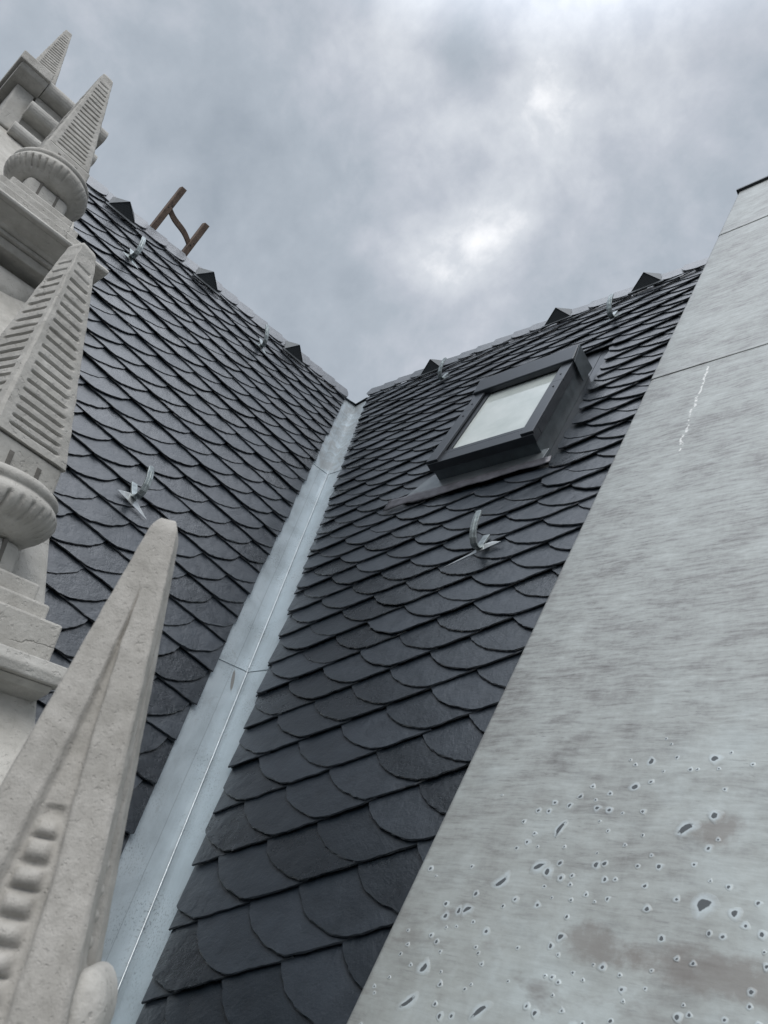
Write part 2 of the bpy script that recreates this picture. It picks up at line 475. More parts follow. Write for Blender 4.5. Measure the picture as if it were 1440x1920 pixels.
class MB:
    def __init__(self):
        self.v = []; self.f = []; self.uv = {}

    def add(self, p, uv=None):
        self.v.append(tuple(p))
        if uv is not None:
            self.uv[len(self.v) - 1] = uv
        return len(self.v) - 1

    def face(self, *idx):
        self.f.append(tuple(idx))

    def box_pts(self, c):
        """c: eight corners, bottom four then top four, each counter-clockwise"""
        i = [self.add(p) for p in c]
        for q in ((3, 2, 1, 0), (4, 5, 6, 7), (0, 1, 5, 4), (1, 2, 6, 5), (2, 3, 7, 6), (3, 0, 4, 7)):
            self.face(*[i[k] for k in q])

    def box(self, x0, x1, y0, y1, z0, z1):
        self.box_pts([(x0, y0, z0), (x1, y0, z0), (x1, y1, z0), (x0, y1, z0),
                      (x0, y0, z1), (x1, y0, z1), (x1, y1, z1), (x0, y1, z1)])

    def pbox(self, P, u0, u1, v0, v1, h0, h1, htop=None):
        """box in roof coordinates; htop = (h1 at v0, h1 at v1)"""
        ha, hb = htop if htop else (h1, h1)
        self.box_pts([P(u0, v0, h0), P(u1, v0, h0), P(u1, v1, h0), P(u0, v1, h0),
                      P(u0, v0, ha), P(u1, v0, ha), P(u1, v1, hb), P(u0, v1, hb)])

    def prism_y(self, prof, y0, y1):
        """profile in x, z swept along y"""
        n = len(prof)
        a = [self.add((x, y0, z)) for x, z in prof]
        b = [self.add((x, y1, z)) for x, z in prof]
        self.face(*a); self.face(*reversed(b))
        for i in range(n):
            j = (i + 1) % n
            self.face(a[j], a[i], b[i], b[j])

    def plate(self, top, thick):
        """polygon (list of points) given a thickness along a vector"""
        n = len(top)
        a = [self.add(p) for p in top]
        b = [self.add(Vector(p) - thick) for p in top]
        self.face(*a); self.face(*reversed(b))
        for i in range(n):
            j = (i + 1) % n
            self.face(a[j], a[i], b[i], b[j])

    def strip(self, path, side, width, normals, thick):
        """flat bar following a path; side = direction of its width"""
        rings = []
        for k, (p, nrm) in enumerate(zip(path, normals)):
            wd = width[k] if isinstance(width, (list, tuple)) else width
            a = p - side * wd / 2; b_ = p + side * wd / 2
            rings.append([self.add(a - nrm * thick / 2), self.add(b_ - nrm * thick / 2), self.add(b_ + nrm * thick / 2), self.add(a + nrm * thick / 2)])
        self.face(*rings[0]); self.face(*reversed(rings[-1]))
        for r0, r1 in zip(rings, rings[1:]):
            for i in range(4):
                j = (i + 1) % 4
                self.face(r0[j], r0[i], r1[i], r1[j])

    def lathe(self, prof, seg=48, sq=1.0):
        rings = []
        for r, z in prof:
            rings.append([self.add((r * math.cos(2 * math.pi * k / seg), r * math.sin(2 * math.pi * k / seg), z)) for k in range(seg)])
        for a, b in zip(rings, rings[1:]):
            for k in range(seg):
                j = (k + 1) % seg
                self.face(a[k], a[j], b[j], b[k])
        self.face(*reversed(rings[0])); self.face(*rings[-1])

    def build(self, name, mat, parent=None, smooth=False, bevel=0.0, uvf=None, seg=2, fix=True):
        me = bpy.data.meshes.new(name)
        me.from_pydata(self.v, [], self.f)
        if fix:
            import bmesh
            bm = bmesh.new(); bm.from_mesh(me)
            bmesh.ops.recalc_face_normals(bm, faces=bm.faces)
            bm.to_mesh(me); bm.free()
        me.materials.append(mat)
        if self.uv or uvf:
            ul = me.uv_layers.new(name='uv')
            for lp in me.loops:
                vi = lp.vertex_index
                ul.data[lp.index].uv = self.uv[vi] if self.uv else uvf(me.vertices[vi].co)
        if smooth:
            for p in me.polygons:
                p.use_smooth = True
        o = bpy.data.objects.new(name, me)
        COL.objects.link(o)
        if parent is not None:
            o.parent = parent
            o.matrix_parent_inverse = parent.matrix_basis.inverted() if parent.type == 'EMPTY' else Matrix.Identity(4)
        if bevel:
            bv = o.modifiers.new('bevel', 'BEVEL')
            bv.width = bevel; bv.segments = seg; bv.limit_method = 'ANGLE'; bv.angle_limit = R(30)
        return o


def thing(name, label, cat, loc=(0, 0, 0), group=None):
    o = bpy.data.objects.new(name, None)
    o.empty_display_size = 0.1
    COL.objects.link(o)
    o.location = loc
    o['label'] = label; o['category'] = cat
    if group:
        o['group'] = group
    return o


def local_part(mb, name, mat, parent, **kw):
    """part whose coordinates are the thing's own"""
    o = mb.build(name, mat, None, **kw)
    o.parent = parent
    return o


# ------------------------------------------------------------------ slates


def clip(poly, nx, ny, c):
    """keep the part of a polygon where nx*x + ny*y >= c"""
    out = []
    for i in range(len(poly)):
        p, q = poly[i], poly[(i + 1) % len(poly)]
        a = nx * p[0] + ny * p[1] - c; b = nx * q[0] + ny * q[1] - c
        if a >= 0:
            out.append(p)
        if (a >= 0) != (b >= 0):
            s = a / (a - b)
            out.append((p[0] + (q[0] - p[0]) * s, p[1] + (q[1] - p[1]) * s))
    return out


ARC = [(-0.232, 0.43), (-0.230, 0.36), (-0.228, 0.305), (-0.224, 0.268), (-0.214, 0.232), (-0.200, 0.198), (-0.180, 0.162), (-0.156, 0.128),
       (-0.128, 0.097), (-0.098, 0.070), (-0.066, 0.043), (-0.036, 0.021), (-0.008, 0.007), (0.026, -0.001), (0.07, -0.003), (0.12, -0.001), (0.165, -0.001), (0.21, 0.0), (0.262, 0.004),
       (0.272, 0.05), (0.27, 0.20), (0.255, 0.43)]


def outline(rnd, g):
    pts = []
    for i, (a, b) in enumerate(ARC):
        j = 0.0030 if 2 < i < 19 else 0.0
        pts.append(((a + rnd.uniform(-j, j)) * g, (b + rnd.uniform(-j, j)) * g))
    # rough cut: extra points between
    out = []
    for i, p in enumerate(pts):
        q = pts[(i + 1) % len(pts)]
        out.append(p)
        if 2 < i < 18:
            d = Vector((q[0] - p[0], q[1] - p[1]))
            nrm = Vector((-d.y, d.x)).normalized() * rnd.uniform(-0.0022, 0.0022)
            out.append((p[0] + d.x * 0.5 + nrm.x, p[1] + d.y * 0.5 + nrm.y))
    return out


def add_slate(mb, P, toUV, poly, hfun, rnd, thick, uvo):
    """poly in roof uv; hfun gives the underside height"""
    n = len(poly)
    if n < 3:
        return
    cx = sum(p[0] for p in poly) / n; cy = sum(p[1] for p in poly) / n
    area = 0.0
    for i in range(n):
        p, q = poly[i], poly[(i + 1) % n]
        area += p[0] * q[1] - q[0] * p[1]
    if abs(area) < 0.006:
        return
    if area < 0:
        poly = poly[::-1]
    top, edge, low = [], [], []
    for i, p in enumerate(poly):
        a, c = poly[i - 1], poly[(i + 1) % n]
        t = Vector((c[0] - a[0], c[1] - a[1]))
        if t.length < 1e-9:
            t = Vector((1, 0))
        t.normalize()
        nin = Vector((-t.y, t.x))
        ins = rnd.uniform(0.0008, 0.0042)
        chip = rnd.uniform(0.25, 0.75)
        h = hfun(p)
        q = (p[0] + nin.x * ins, p[1] + nin.y * ins)
        top.append(mb.add(P(q[0], q[1], hfun(q) + thick), (q[0] + uvo[0], q[1] + uvo[1])))
        edge.append(mb.add(P(p[0], p[1], h + thick * chip), (p[0] + uvo[0], p[1] + uvo[1])))
        k = rnd.uniform(0.0, 0.003)
        low.append(mb.add(P(p[0] + nin.x * k, p[1] + nin.y * k, h), (p[0] + uvo[0], p[1] + uvo[1])))
    mb.face(*top)
    for i in range(n):
        j = (i + 1) % n
        mb.face(top[j], top[i], edge[i], edge[j])
        mb.face(edge[j], edge[i], low[i], low[j])


def lay_slates(P, sgn, T0, A, B, vref, urange, vtop, cutter, seed, shrink=0.057, v_end=EAVE):
    """courses that climb away from the valley; sgn = +1 right slope, -1 left slope"""
    rnd = random.Random(seed)
    mb = MB()
    slope = A[1] / A[0]
    ang = math.atan(abs(slope))
    ca, sa = math.cos(ang), math.sin(ang)
    dv0 = B[1] - B[0] * slope
    courses = []
    v = T0[1]; k = 0; uph = T0[0]
    courses.append((v, uph))
    vv = v; up = uph
    while vv < vtop + 2.6:
        g = 1 - shrink * (vv - vref)
        g = max(0.7, g)
        vv += dv0 * g; up += B[0] * g
        # v of the course is kept at u = T0[0]
        courses.append((vv, up))
    vv = v; up = uph
    while vv > v_end - 2.6:
        g = 1 - shrink * (vv - vref)
        vv -= dv0 * g; up -= B[0] * g
        courses.insert(0, (vv, up))
    for cv, cu in courses:
        # slates of this course
        u = cu
        spacing = lambda vv_: A[0] * max(0.7, min(1.02, 1 - shrink * (vv_ - vref)))
        # go to start of the range
        us = [u]
        while us[-1] < urange[1]:
            vq = cv + (us[-1] - T0[0]) * slope
            us.append(us[-1] + abs(spacing(vq)) * rnd.uniform(0.94, 1.06))
        while us[0] > urange[0]:
            vq = cv + (us[0] - T0[0]) * slope
            us.insert(0, us[0] - abs(spacing(vq)) * rnd.uniform(0.94, 1.06))
        for uu in us:
            vq = cv + (uu - T0[0]) * slope
            if vq < v_end - 0.1 or vq > vtop - 0.03:
                continue
            g = max(0.7, min(1.02, 1 - shrink * (vq - vref))) * abs(A[0]) / 0.209
            tilt = rnd.uniform(-0.006, 0.006); lift = rnd.uniform(0.0, 0.006)
            tw = rnd.uniform(-0.014, 0.014)
            jv = rnd.uniform(-0.004, 0.004)

            def toroof(a, b):
                a2 = a * math.cos(tw) - b * math.sin(tw); b2 = a * math.sin(tw) + b * math.cos(tw)
                return (uu + sgn * (a2 * ca - b2 * sa), vq + jv + a2 * sa + b2 * ca)

            def hfun(p):
                du = (p[0] - uu) * sgn; dv = p[1] - vq
                a = du * ca + dv * sa; b = -du * sa + dv * ca
                return -0.040 + lift + 0.040 * (1 - b / (0.42 * g)) - (0.050 + tilt) * a
            poly = [toroof(a, b) for a, b in outline(rnd, g)]
            poly = cutter(poly, (uu + sgn * (0.03 * ca - 0.12 * sa), vq + 0.03 * sa + 0.12 * ca), rnd)
            poly = clip(poly, 0, -1, -vtop) if poly else poly
            if poly and len(poly) > 2:
                add_slate(mb, P, None, poly, hfun, rnd, 0.0095, (rnd.uniform(0, 9), rnd.uniform(0, 9)))
    return mb


SKY_U0, SKY_U1, SKY_V0, SKY_V1 = -2.965, -2.065, 3.74, 5.44


def edgeR(v):
    return creaseR(v) + 0.168 - 0.004 * (v - 1.6)


def edgeL(v):
    return creaseL(v) - 0.225 + (v - 1.84) * 0.016


def cutR(poly, c, rnd):
    # valley: keep u >= edgeR(v)
    v0, v1 = 0.0, 6.0
    e0, e1 = edgeR(v0), edgeR(v1)
    s = (e1 - e0) / (v1 - v0)
    j = rnd.uniform(-0.006, 0.012)
    poly = clip(poly, 1, -s, e0 + j)
    if not poly:
        return poly
    # skylight opening
    if max(p[0] for p in poly) > SKY_U0 and min(p[0] for p in poly) < SKY_U1 and max(p[1] for p in poly) > SKY_V0 and min(p[1] for p in poly) < SKY_V1:
        u, v = c
        if SKY_U0 < u < SKY_U1 and SKY_V0 < v < SKY_V1:
            if v > SKY_V1 - 0.05 or u > SKY_U1 - 0.03 or u < SKY_U0 + 0.03 or v < SKY_V0 + 0.02:
                pass
            else:
                return []
        dd = {'l': SKY_U0 - u, 'r': u - SKY_U1, 'b': SKY_V0 - v, 't': v - SKY_V1}
        side = max(dd, key=dd.get)
        j = rnd.uniform(-0.012, 0.012)
        if side == 'l':
            poly = clip(poly, -1, 0, -(SKY_U0 + j))
        elif side == 'r':
            poly = clip(poly, 1, 0, SKY_U1 + j)
            if poly:
                v_lo = min(p[1] for p in poly if p[0] < SKY_U1 + j + 0.02)
                poly = clip(poly, 1, 1, SKY_U1 + j + v_lo + 0.035)
                poly = clip(poly, 1, 0.35, SKY_U1 + j + 0.35 * (v_lo + 0.06) + 0.004) if poly else poly
        elif side == 'b':
            poly = clip(poly, 0, -1, -SKY_V0)
        else:
            poly = clip(poly, 0, 1, SKY_V1)
    return poly


def cutL(poly, c, rnd):
    v0, v1 = 0.0, 6.0
    e0, e1 = edgeL(v0), edgeL(v1)
    s = (e1 - e0) / (v1 - v0)
    j = rnd.uniform(-0.010, 0.008)
    return clip(poly, -1, s, -(e0 + j))


roofR = thing('slate_roof', 'dark scalloped slate roof slope with the skylight, between zinc valley and zinc coping', 'roof', PR(-2.5, EAVE))
roofL = thing('slate_roof', 'dark scalloped slate roof slope behind the stone gable, below the wooden ladder', 'roof', PL(2.5, EAVE))


def deck(P, corners, name, parent):
    mb = MB()
    nrm = (P(0, 0, 1) - P(0, 0, 0))
    mb.plate([P(u, v, -0.05) for u, v in corners], nrm * 0.12)
    return mb.build(name, DECK, parent)


lay_slates(PR, 1, (-1.992, 1.113), (0.205, 0.096), (-0.098, 0.254), 1.2, (-5.6, -1.05), RIDGE_R - 0.03, cutR, 11).build('slates', SLATE, roofR, fix=False)
lay_slates(PL, -1, (2.445, 2.912), (0.204, -0.078), (0.124, 0.230), 2.6, (0.6, 5.0), RIDGE_L - 0.03, cutL, 12).build('slates', SLATE, roofL, fix=False)
deck(PR, [(creaseR(EAVE), EAVE), (-0.9, EAVE), (-0.9, RIDGE_R), (creaseR(RIDGE_R), RIDGE_R)], 'deck', roofR)
deck(PL, [(0.7, EAVE), (creaseL(EAVE), EAVE), (creaseL(RIDGE_L), RIDGE_L), (0.7, RIDGE_L)], 'deck', roofL)


def back_slope(P, dirv, u0, u1, vr, parent):
    a, b = P(u0, vr, -0.06), P(u1, vr, -0.06)
    d = Vector(dirv)
    mb = MB()
    mb.plate([a, b, b + d, a + d], Vector((0, 0, 0.1)))
    mb.build('back_slope', DECK, parent)


back_slope(PR, (0, 3.0, -6.0), -5.6, -0.9, RIDGE_R, roofR)
back_slope(PL, (-3.0, 0, -6.0), 0.7, 4.9, RIDGE_L, roofL)


def ridge_course(P, sgn, u_from, u_to, vr, parent, seed, pitch=0.205):
    rnd = random.Random(seed)
    mb = MB()
    u = u_from
    while (u < u_to if sgn > 0 else u > u_to):
        wd = pitch * rnd.uniform(0.93, 1.07)
        hh = 0.170 + rnd.uniform(-0.006, 0.006)
        L = wd + 0.10
        loc = [(0.0, hh + 0.02), (-0.008, 0.13), (-0.006, 0.085), (0.008, 0.048), (0.034, 0.020), (0.075, 0.004), (0.12, 0.0), (L * 0.6, 0.010), (L, 0.028), (L, hh + 0.02)]
        loc = [(a + rnd.uniform(-0.002, 0.002), b + rnd.uniform(-0.002, 0.002)) for a, b in loc]
        k = rnd.uniform(-0.004, 0.004)
        poly = [(u + sgn * a, vr - hh + 0.03 + b + k) for a, b in loc]
        uu = u

        def hfun(p):
            return 0.012 - 0.070 * (p[0] - uu) * sgn - 0.03 * (p[1] - vr)
        add_slate(mb, P, None, poly, hfun, rnd, 0.007, (rnd.uniform(0, 9), rnd.uniform(0, 9)))
        u += sgn * wd
    mb.build('ridge_slates', RIDGESLATE, parent, fix=False)


ridge_course(PR, 1, creaseR(RIDGE_R) + 0.16, -0.95, RIDGE_R + 0.03, roofR, 3)
ridge_course(PL, -1, creaseL(RIDGE_L) - 0.16, 0.75, RIDGE_L + 0.03, roofL, 4)

# ------------------------------------------------------------------ zinc valley
valley = thing('valley_gutter', 'pale bluish zinc valley gutter running up between the two slate slopes', 'gutter', crease_pt(-1.6))


def valley_sheet(z0, z1, lift):
    mb = MB()
    wl, wr = 0.34, 0.32
    n = 10
    rows = []
    for i in range(n + 1):
        z = z0 + (z1 - z0) * i / n
        c = crease_pt(z)
        vl = (z + dL * cL) / sL; vr = (z + dR * cR) / sR
        vr_, vl_ = vr, vl
        ul = creaseL(vl); ur = creaseR(vr)
        hgt = lift
        wob = lambda q: 0.004 * noise.noise(Vector((z * 1.7, q * 3.0, 4.0)))
        row = []
        prof = [('L', wl, -0.020), ('L', 0.17, -0.024), ('L', 0.055, -0.026), ('L', 0.010, -0.026), ('C', 0, -0.028), ('R', 0.010, -0.026), ('R', 0.055, -0.026), ('R', 0.16, -0.024), ('R', wr, -0.020)]
        for side, off_, hh in prof:
            if side == 'L':
                p = PL(ul - off_, vl_, hh + hgt + wob(-off_)); uvq = (-off_, z)
            elif side == 'R':
                p = PR(ur + off_, vr_, hh + hgt + wob(off_)); uvq = (off_, z)
            else:
                nn = ((PL(0, 0, 1) - PL(0, 0, 0)) + (PR(0, 0, 1) - PR(0, 0, 0))).normalized()
                p = c + nn * (-0.030 + hgt); uvq = (0, z)
            row.append(mb.add(p, uvq))
        rows.append(row)
    for a, b in zip(rows, rows[1:]):
        for k in range(len(a) - 1):
            mb.face(a[k], a[k + 1], b[k + 1], b[k])
    o = mb.build('zinc_sheet', VALLEY, valley, fix=False)
    so = o.modifiers.new('thickness', 'SOLIDIFY'); so.thickness = 0.003; so.offset = -1
    return o


def seam_bead(z0, z1):
    q_ = MB()
    nn_ = ((PL(0, 0, 1) - PL(0, 0, 0)) + (PR(0, 0, 1) - PR(0, 0, 0))).normalized()
    along = (crease_pt(1.0) - crease_pt(0.0)).normalized()
    sd_ = along.cross(nn_).normalized()
    zs = [z0 + (z1 - z0) * k / 12 for k in range(13)]
    q_.strip([crease_pt(z) + nn_ * (-0.020) for z in zs], sd_, 0.004, [nn_] * 13, 0.020)
    return q_.build('seam_bead', BRIGHT, valley, bevel=0.0015)  # brighter zinc colour carries the highlight along the crease


seam_bead(-1.6, 1.16)
seam_bead(1.165, 3.40)
valley_sheet(-1.6, 1.17, 0.0)
valley_sheet(1.15, 3.42, 0.004)
valley_sheet(3.40, 4.90, 0.008)
# end of the valley under the ridge: a small saddle
mb = MB()
cp = crease_pt(4.86)
nn = ((PL(0, 0, 1) - PL(0, 0, 0)) + (PR(0, 0, 1) - PR(0, 0, 0))).normalized()
mb.plate([PL(creaseL(6.58) - 0.20, 6.56, 0.004), cp + nn * 0.012, PR(creaseR(6.44) + 0.15, 6.43, 0.004), PR(creaseR(6.44) + 0.15, 6.43, 0.004) + Vector((0.05, 0.06, 0.035)), cp + Vector((0, 0, 0.035)) + Vector((-0.08, 0.08, 0)), PL(creaseL(6.58) - 0.20, 6.56, 0.004) + Vector((-0.05, -0.04, 0.035))], Vector((0, 0, 0.004)))
mb.build('end_saddle', UPSTAND, valley)

# ------------------------------------------------------------------ zinc coping of the fire wall
cop = thing('zinc_coping', 'broad weathered grey zinc coping climbing the roof, spotted with pale spatter', 'coping', PR(-0.6, EAVE, 0.31))
HC = 0.31


def copE(v):
    return -1.462 + (v - 0.53) * 0.0398


CW = 0.35


def cop_h(u, v):
    return HC + 0.0025 * noise.noise(Vector((u * 3.0, v * 2.0, 2.0)))


def cop_sheet(v0, v1, lift, name='zinc_sheet', drops=()):
    mb = MB()
    spat = {}
    n = max(4, int((v1 - v0) / 0.25))
    rows = []
    for i in range(n + 1):
        v = v0 + (v1 - v0) * i / n
        e = copE(v)
        hh = HC + lift
        wb = 0.002 * noise.noise(Vector((v * 2.3, 1.0, 0.0)))
        prof = [(e + 0.0, hh - 0.09), (e - 0.002, hh - 0.030), (e + 0.0, hh - 0.016), (e + 0.004, hh - 0.007), (e + 0.011, hh - 0.002), (e + 0.02, hh)]
        m_ = 9
        for q in range(1, m_ + 1):
            uq = e + 0.02 + (CW - e - 0.02) * q / m_
            prof.append((uq, hh if drops else cop_h(uq, v) + lift))
        prof.append((CW + 0.002, hh - 0.09))
        rows.append([mb.add(PR(u + wb, v, h), (u, v)) for u, h in prof])
    for a, b in zip(rows, rows[1:]):
        for k in range(len(a) - 1):
            mb.face(a[k], a[k + 1], b[k + 1], b[k])
    nbase = len(mb.v)
    rnd = random.Random(77)
    for nd_, (cu, cv, r, el, halo) in enumerate(drops):
        # one drop lies on the sheet as a thin round skin; its rings carry how wet it was
        ang = R(64) + rnd.uniform(-0.5, 0.5)
        ca_, sa_ = math.cos(ang), math.sin(ang)
        seg = 18
        rings = []
        ph = rnd.uniform(0, 6.28)
        for (fr, val) in ((0.0, 1.0), (0.62, 0.92), (1.0, 0.62), (halo * 0.52, 0.42), (halo * 0.78, 0.22), (halo * 1.15, 0.0)):
            ring = []
            for k in range(seg if fr > 0 else 1):
                a = 2 * math.pi * k / seg
                wv_ = 1 + 0.26 * noise.noise(Vector((math.cos(a) * 1.3 + cu * 37, math.sin(a) * 1.3 + cv * 41, fr * 0.5)))
                x = r * fr * wv_ * math.cos(a) * (el if fr <= 1.0 else (el + halo * 0.8) / (1 + halo * 0.8)); y = r * fr * wv_ * math.sin(a)
                bend = 0.25 * x * x / max(r * el, 1e-4) * math.sin(ph)
                u_ = cu + x * ca_ - (y + bend) * sa_; v_ = cv + x * sa_ + (y + bend) * ca_
                ix = mb.add(PR(u_, v_, HC + lift + (0.0005 + (nd_ % 7) * 0.00012 if val > 0 else -0.0004)), (u_, v_))
                spat[ix] = val
                ring.append(ix)
            rings.append(ring)
        c0 = rings[0][0]
        for k in range(seg):
            mb.face(c0, rings[1][k], rings[1][(k + 1) % seg])
        for a_, b_ in zip(rings[1:], rings[2:]):
            for k in range(seg):
                j = (k + 1) % seg
                mb.face(a_[k], b_[k], b_[j], a_[j])
    o = mb.build(name, COPING, cop, fix=False, smooth=True)
    at = o.data.attributes.new('spatter', 'FLOAT', 'POINT')
    for ix, val in spat.items():
        at.data[ix].value = val
    so = o.modifiers.new('thickness', 'SOLIDIFY'); so.thickness = 0.0010; so.offset = -1
    es = o.modifiers.new('crisp_edges', 'EDGE_SPLIT'); es.split_angle = R(50)
    return o


_r = random.Random(5)
DROPS = [(-0.852, 1.314, 0.006, 1.8, 2.2), (-0.693, 1.325, 0.008, 1.2, 2.2), (-0.881, 1.232, 0.007, 1.3, 2.2), (-1.054, 1.098, 0.006, 4.2, 2.4), (-0.734, 1.121, 0.008, 3.2, 2.6),
         (-0.673, 1.159, 0.008, 1.1, 2.3), (-1.080, 0.985, 0.007, 2.4, 2.8), (-0.669, 0.940, 0.012, 1.5, 2.5), (-0.604, 0.928, 0.007, 1.2, 2.4), (-1.169, 0.931, 0.0065, 3.2, 2.8),
         (-1.240, 0.849, 0.006, 2.0, 2.8), (-1.297, 0.690, 0.007, 1.8, 2.8), (-1.304, 0.608, 0.006, 4.0, 2.6), (-1.111, 0.629, 0.006, 4.0, 2.6), (-1.047, 1.168, 0.004, 1.6, 2.4),
         (-0.967, 1.164, 0.005, 1.2, 2.4), (-1.053, 0.973, 0.006, 1.8, 2.6), (-0.931, 1.005, 0.006, 1.4, 2.0), (-0.910, 1.010, 0.005, 1.3, 2.0), (-0.970, 0.820, 0.006, 1.3, 2.2),
         (-0.786, 0.912, 0.005, 1.2, 2.2), (-0.779, 1.017, 0.005, 1.2, 2.2), (-1.294, 0.823, 0.005, 1.6, 2.6), (-1.261, 0.842, 0.005, 1.8, 2.6)]
for _k in range(260):
    # thrown in showers that thin out up the slope
    cv = 0.50 + abs(_r.gauss(0, 0.32)); cu = _r.uniform(-1.42, -0.45)
    if _r.random() < 0.5:
        d0 = _r.choice(DROPS[:19]); cu = d0[0] + _r.gauss(0, 0.05); cv = d0[1] + _r.gauss(0, 0.05)
    if cu < copE(cv) + 0.04 or cv > 1.5:
        continue
    r = 0.0022 + 0.0028 * _r.random() ** 2
    if all((cu - a[0]) ** 2 + (cv - a[1]) ** 2 > (a[2] * a[4] * 1.15 * max(1.0, a[3] * 0.7) + r * 3.2) ** 2 for a in DROPS):
        DROPS.append((cu, cv, r, _r.uniform(1.0, 1.5), _r.uniform(2.0, 2.8)))
cop_sheet(EAVE, 3.80, 0.0, drops=DROPS)
cop_sheet(3.79, 5.97, 0.004)
cop_sheet(5.96, 6.98, 0.008)
mb = MB()
for v0, v1, a, b, h0, h1 in ((6.965, 7.0, -0.012, 0.01, HC - 0.02, HC + 0.030),):
    mb.pbox(PR, copE(v0) - 0.010, CW + 0.01, v0, v1, h0, h1)
mb.build('end_strip', DARKCAP, cop, bevel=0.004)
mb = MB()
mb.pbox(PR, copE(7.0) + 0.012, CW + 0.012, 7.003, 7.06, HC - 0.05, HC + 0.012, (HC + 0.02, HC - 0.01))
mb.build('top_roll', BRIGHT, cop, bevel=0.012, seg=3)
mb = MB()
for (v0, v1) in ((EAVE, 6.95),):
    a0, a1 = copE(v0) + 0.03, copE(v1) + 0.03
    h0, h1 = -0.7, HC - 0.02
    mb.box_pts([PR(a0, v0, h0), PR(CW - 0.03, v0, h0), PR(CW - 0.03, v1, h0), PR(a1, v1, h0),
                PR(a0, v0, h1), PR(CW - 0.03, v0, h1), PR(CW - 0.03, v1, h1), PR(a1, v1, h1)])
mb.build('masonry', PLASTER, cop)

# ------------------------------------------------------------------ skylight
sk = thing('skylight', 'anthracite roof window with pale glass, standing proud of the right slate slope', 'skylight', PR(-2.53, 3.9))
U0, U1, V0, V1 = -2.945, -2.135, 3.885, 5.02


def kbox(name, mat, *boxes, bevel=0.003, parent=sk):
    q = MB()
    for bx in boxes:
        q.pbox(PR, *bx)
    o = q.build(name, mat, None, bevel=bevel)
    if parent is sk:
        o.parent = sk
        o.matrix_parent_inverse = sk.matrix_basis.inverted()
    else:
        o.parent = parent
        o.matrix_parent_inverse = Matrix.Identity(4)
    return o


kbox('upstand', UPSTAND, (U0 + 0.015, U1 - 0.010, V0 + 0.012, V1, -0.04, 0.118))
for bx in ((U0, U1, V0, V0 + 0.105, 0.100, 0.160), (U0, U0 + 0.05, V0 + 0.106, V1, 0.100, 0.155), (U1 - 0.05, U1, V0 + 0.106, V1, 0.100, 0.155),
           (U0 + 0.051, U1 - 0.051, V1 - 0.10, V1, 0.100, 0.155)):
    kbox('frame_rail', FRAME, bx)
for bx in ((U0 + 0.085, U1 - 0.085, V0 + 0.108, V0 + 0.150, 0.10, 0.158), (U0 + 0.085, U0 + 0.115, V0 + 0.151, V1 - 0.13, 0.10, 0.152), (U1 - 0.115, U1 - 0.085, V0 + 0.151, V1 - 0.13, 0.10, 0.152)):
    kbox('sash_bar', FRAME, bx)
q = MB(); q.pbox(PR, U0 + 0.116, U1 - 0.116, V0 + 0.151, V1 - 0.14, 0.12, 0.138)
o = q.build('glass_pane', GLASS, sk)
for uu in (U0 - 0.004, U1 - 0.086):
    for va, vb, ht in ((V0 + 0.012, V0 + 0.70, 0.178), (V0 + 0.703, V1 - 0.13, 0.176)):
        q = MB()
        q.pbox(PR, uu, uu + 0.090, va, vb, 0.156, ht)
        c = q.build('side_cover', FRAME, sk, bevel=0.003)
        q = MB()
        vm = vb - 0.09 if va < V0 + 0.1 else va + 0.09
        q.pbox(PR, uu + 0.040, uu + 0.050, vm, vm + 0.012, ht + 0.001, ht + 0.004)
        s_ = q.build('screw', DARKCAP, None); s_.parent = c
q = MB(); q.pbox(PR, U0 - 0.012, U1 + 0.012, V1 - 0.17, V1 + 0.02, 0.150, 0.21, (0.196, 0.215))
q.build('hood', FRAME, sk, bevel=0.008, seg=3)
q = MB()
q.box_pts([PR(U1 + 0.014, V1 - 0.19, 0.02), PR(U1 + 0.020, V1 - 0.19, 0.02), PR(U1 + 0.020, V1 + 0.045, 0.0), PR(U1 + 0.014, V1 + 0.045, 0.0),
           PR(U1 + 0.014, V1 - 0.18, 0.172), PR(U1 + 0.020, V1 - 0.18, 0.172), PR(U1 + 0.020, V1 + 0.02, 0.208), PR(U1 + 0.014, V1 + 0.02, 0.208)])
q.build('hood_cheek', UPSTAND, sk)
# flashings: shade around the upstand put in as the frame's dark colour
q = MB()
q.pbox(PR, U1 - 0.008, U1 + 0.11, V0 - 0.02, SKY_V1 + 0.06, -0.046, -0.036)
q.build('side_flashing', FRAME, sk)
q = MB()
q.pbox(PR, U0 - 0.06, U0 + 0.014, V0 - 0.02, SKY_V1 + 0.06, -0.046, -0.036)
q.build('side_flashing', FRAME, sk)
q = MB()
q.pbox(PR, U0 + 0.02, U1 - 0.01, V1 + 0.004, SKY_V1 + 0.08, -0.044, -0.034)
q.build('back_gutter', FRAME, sk)
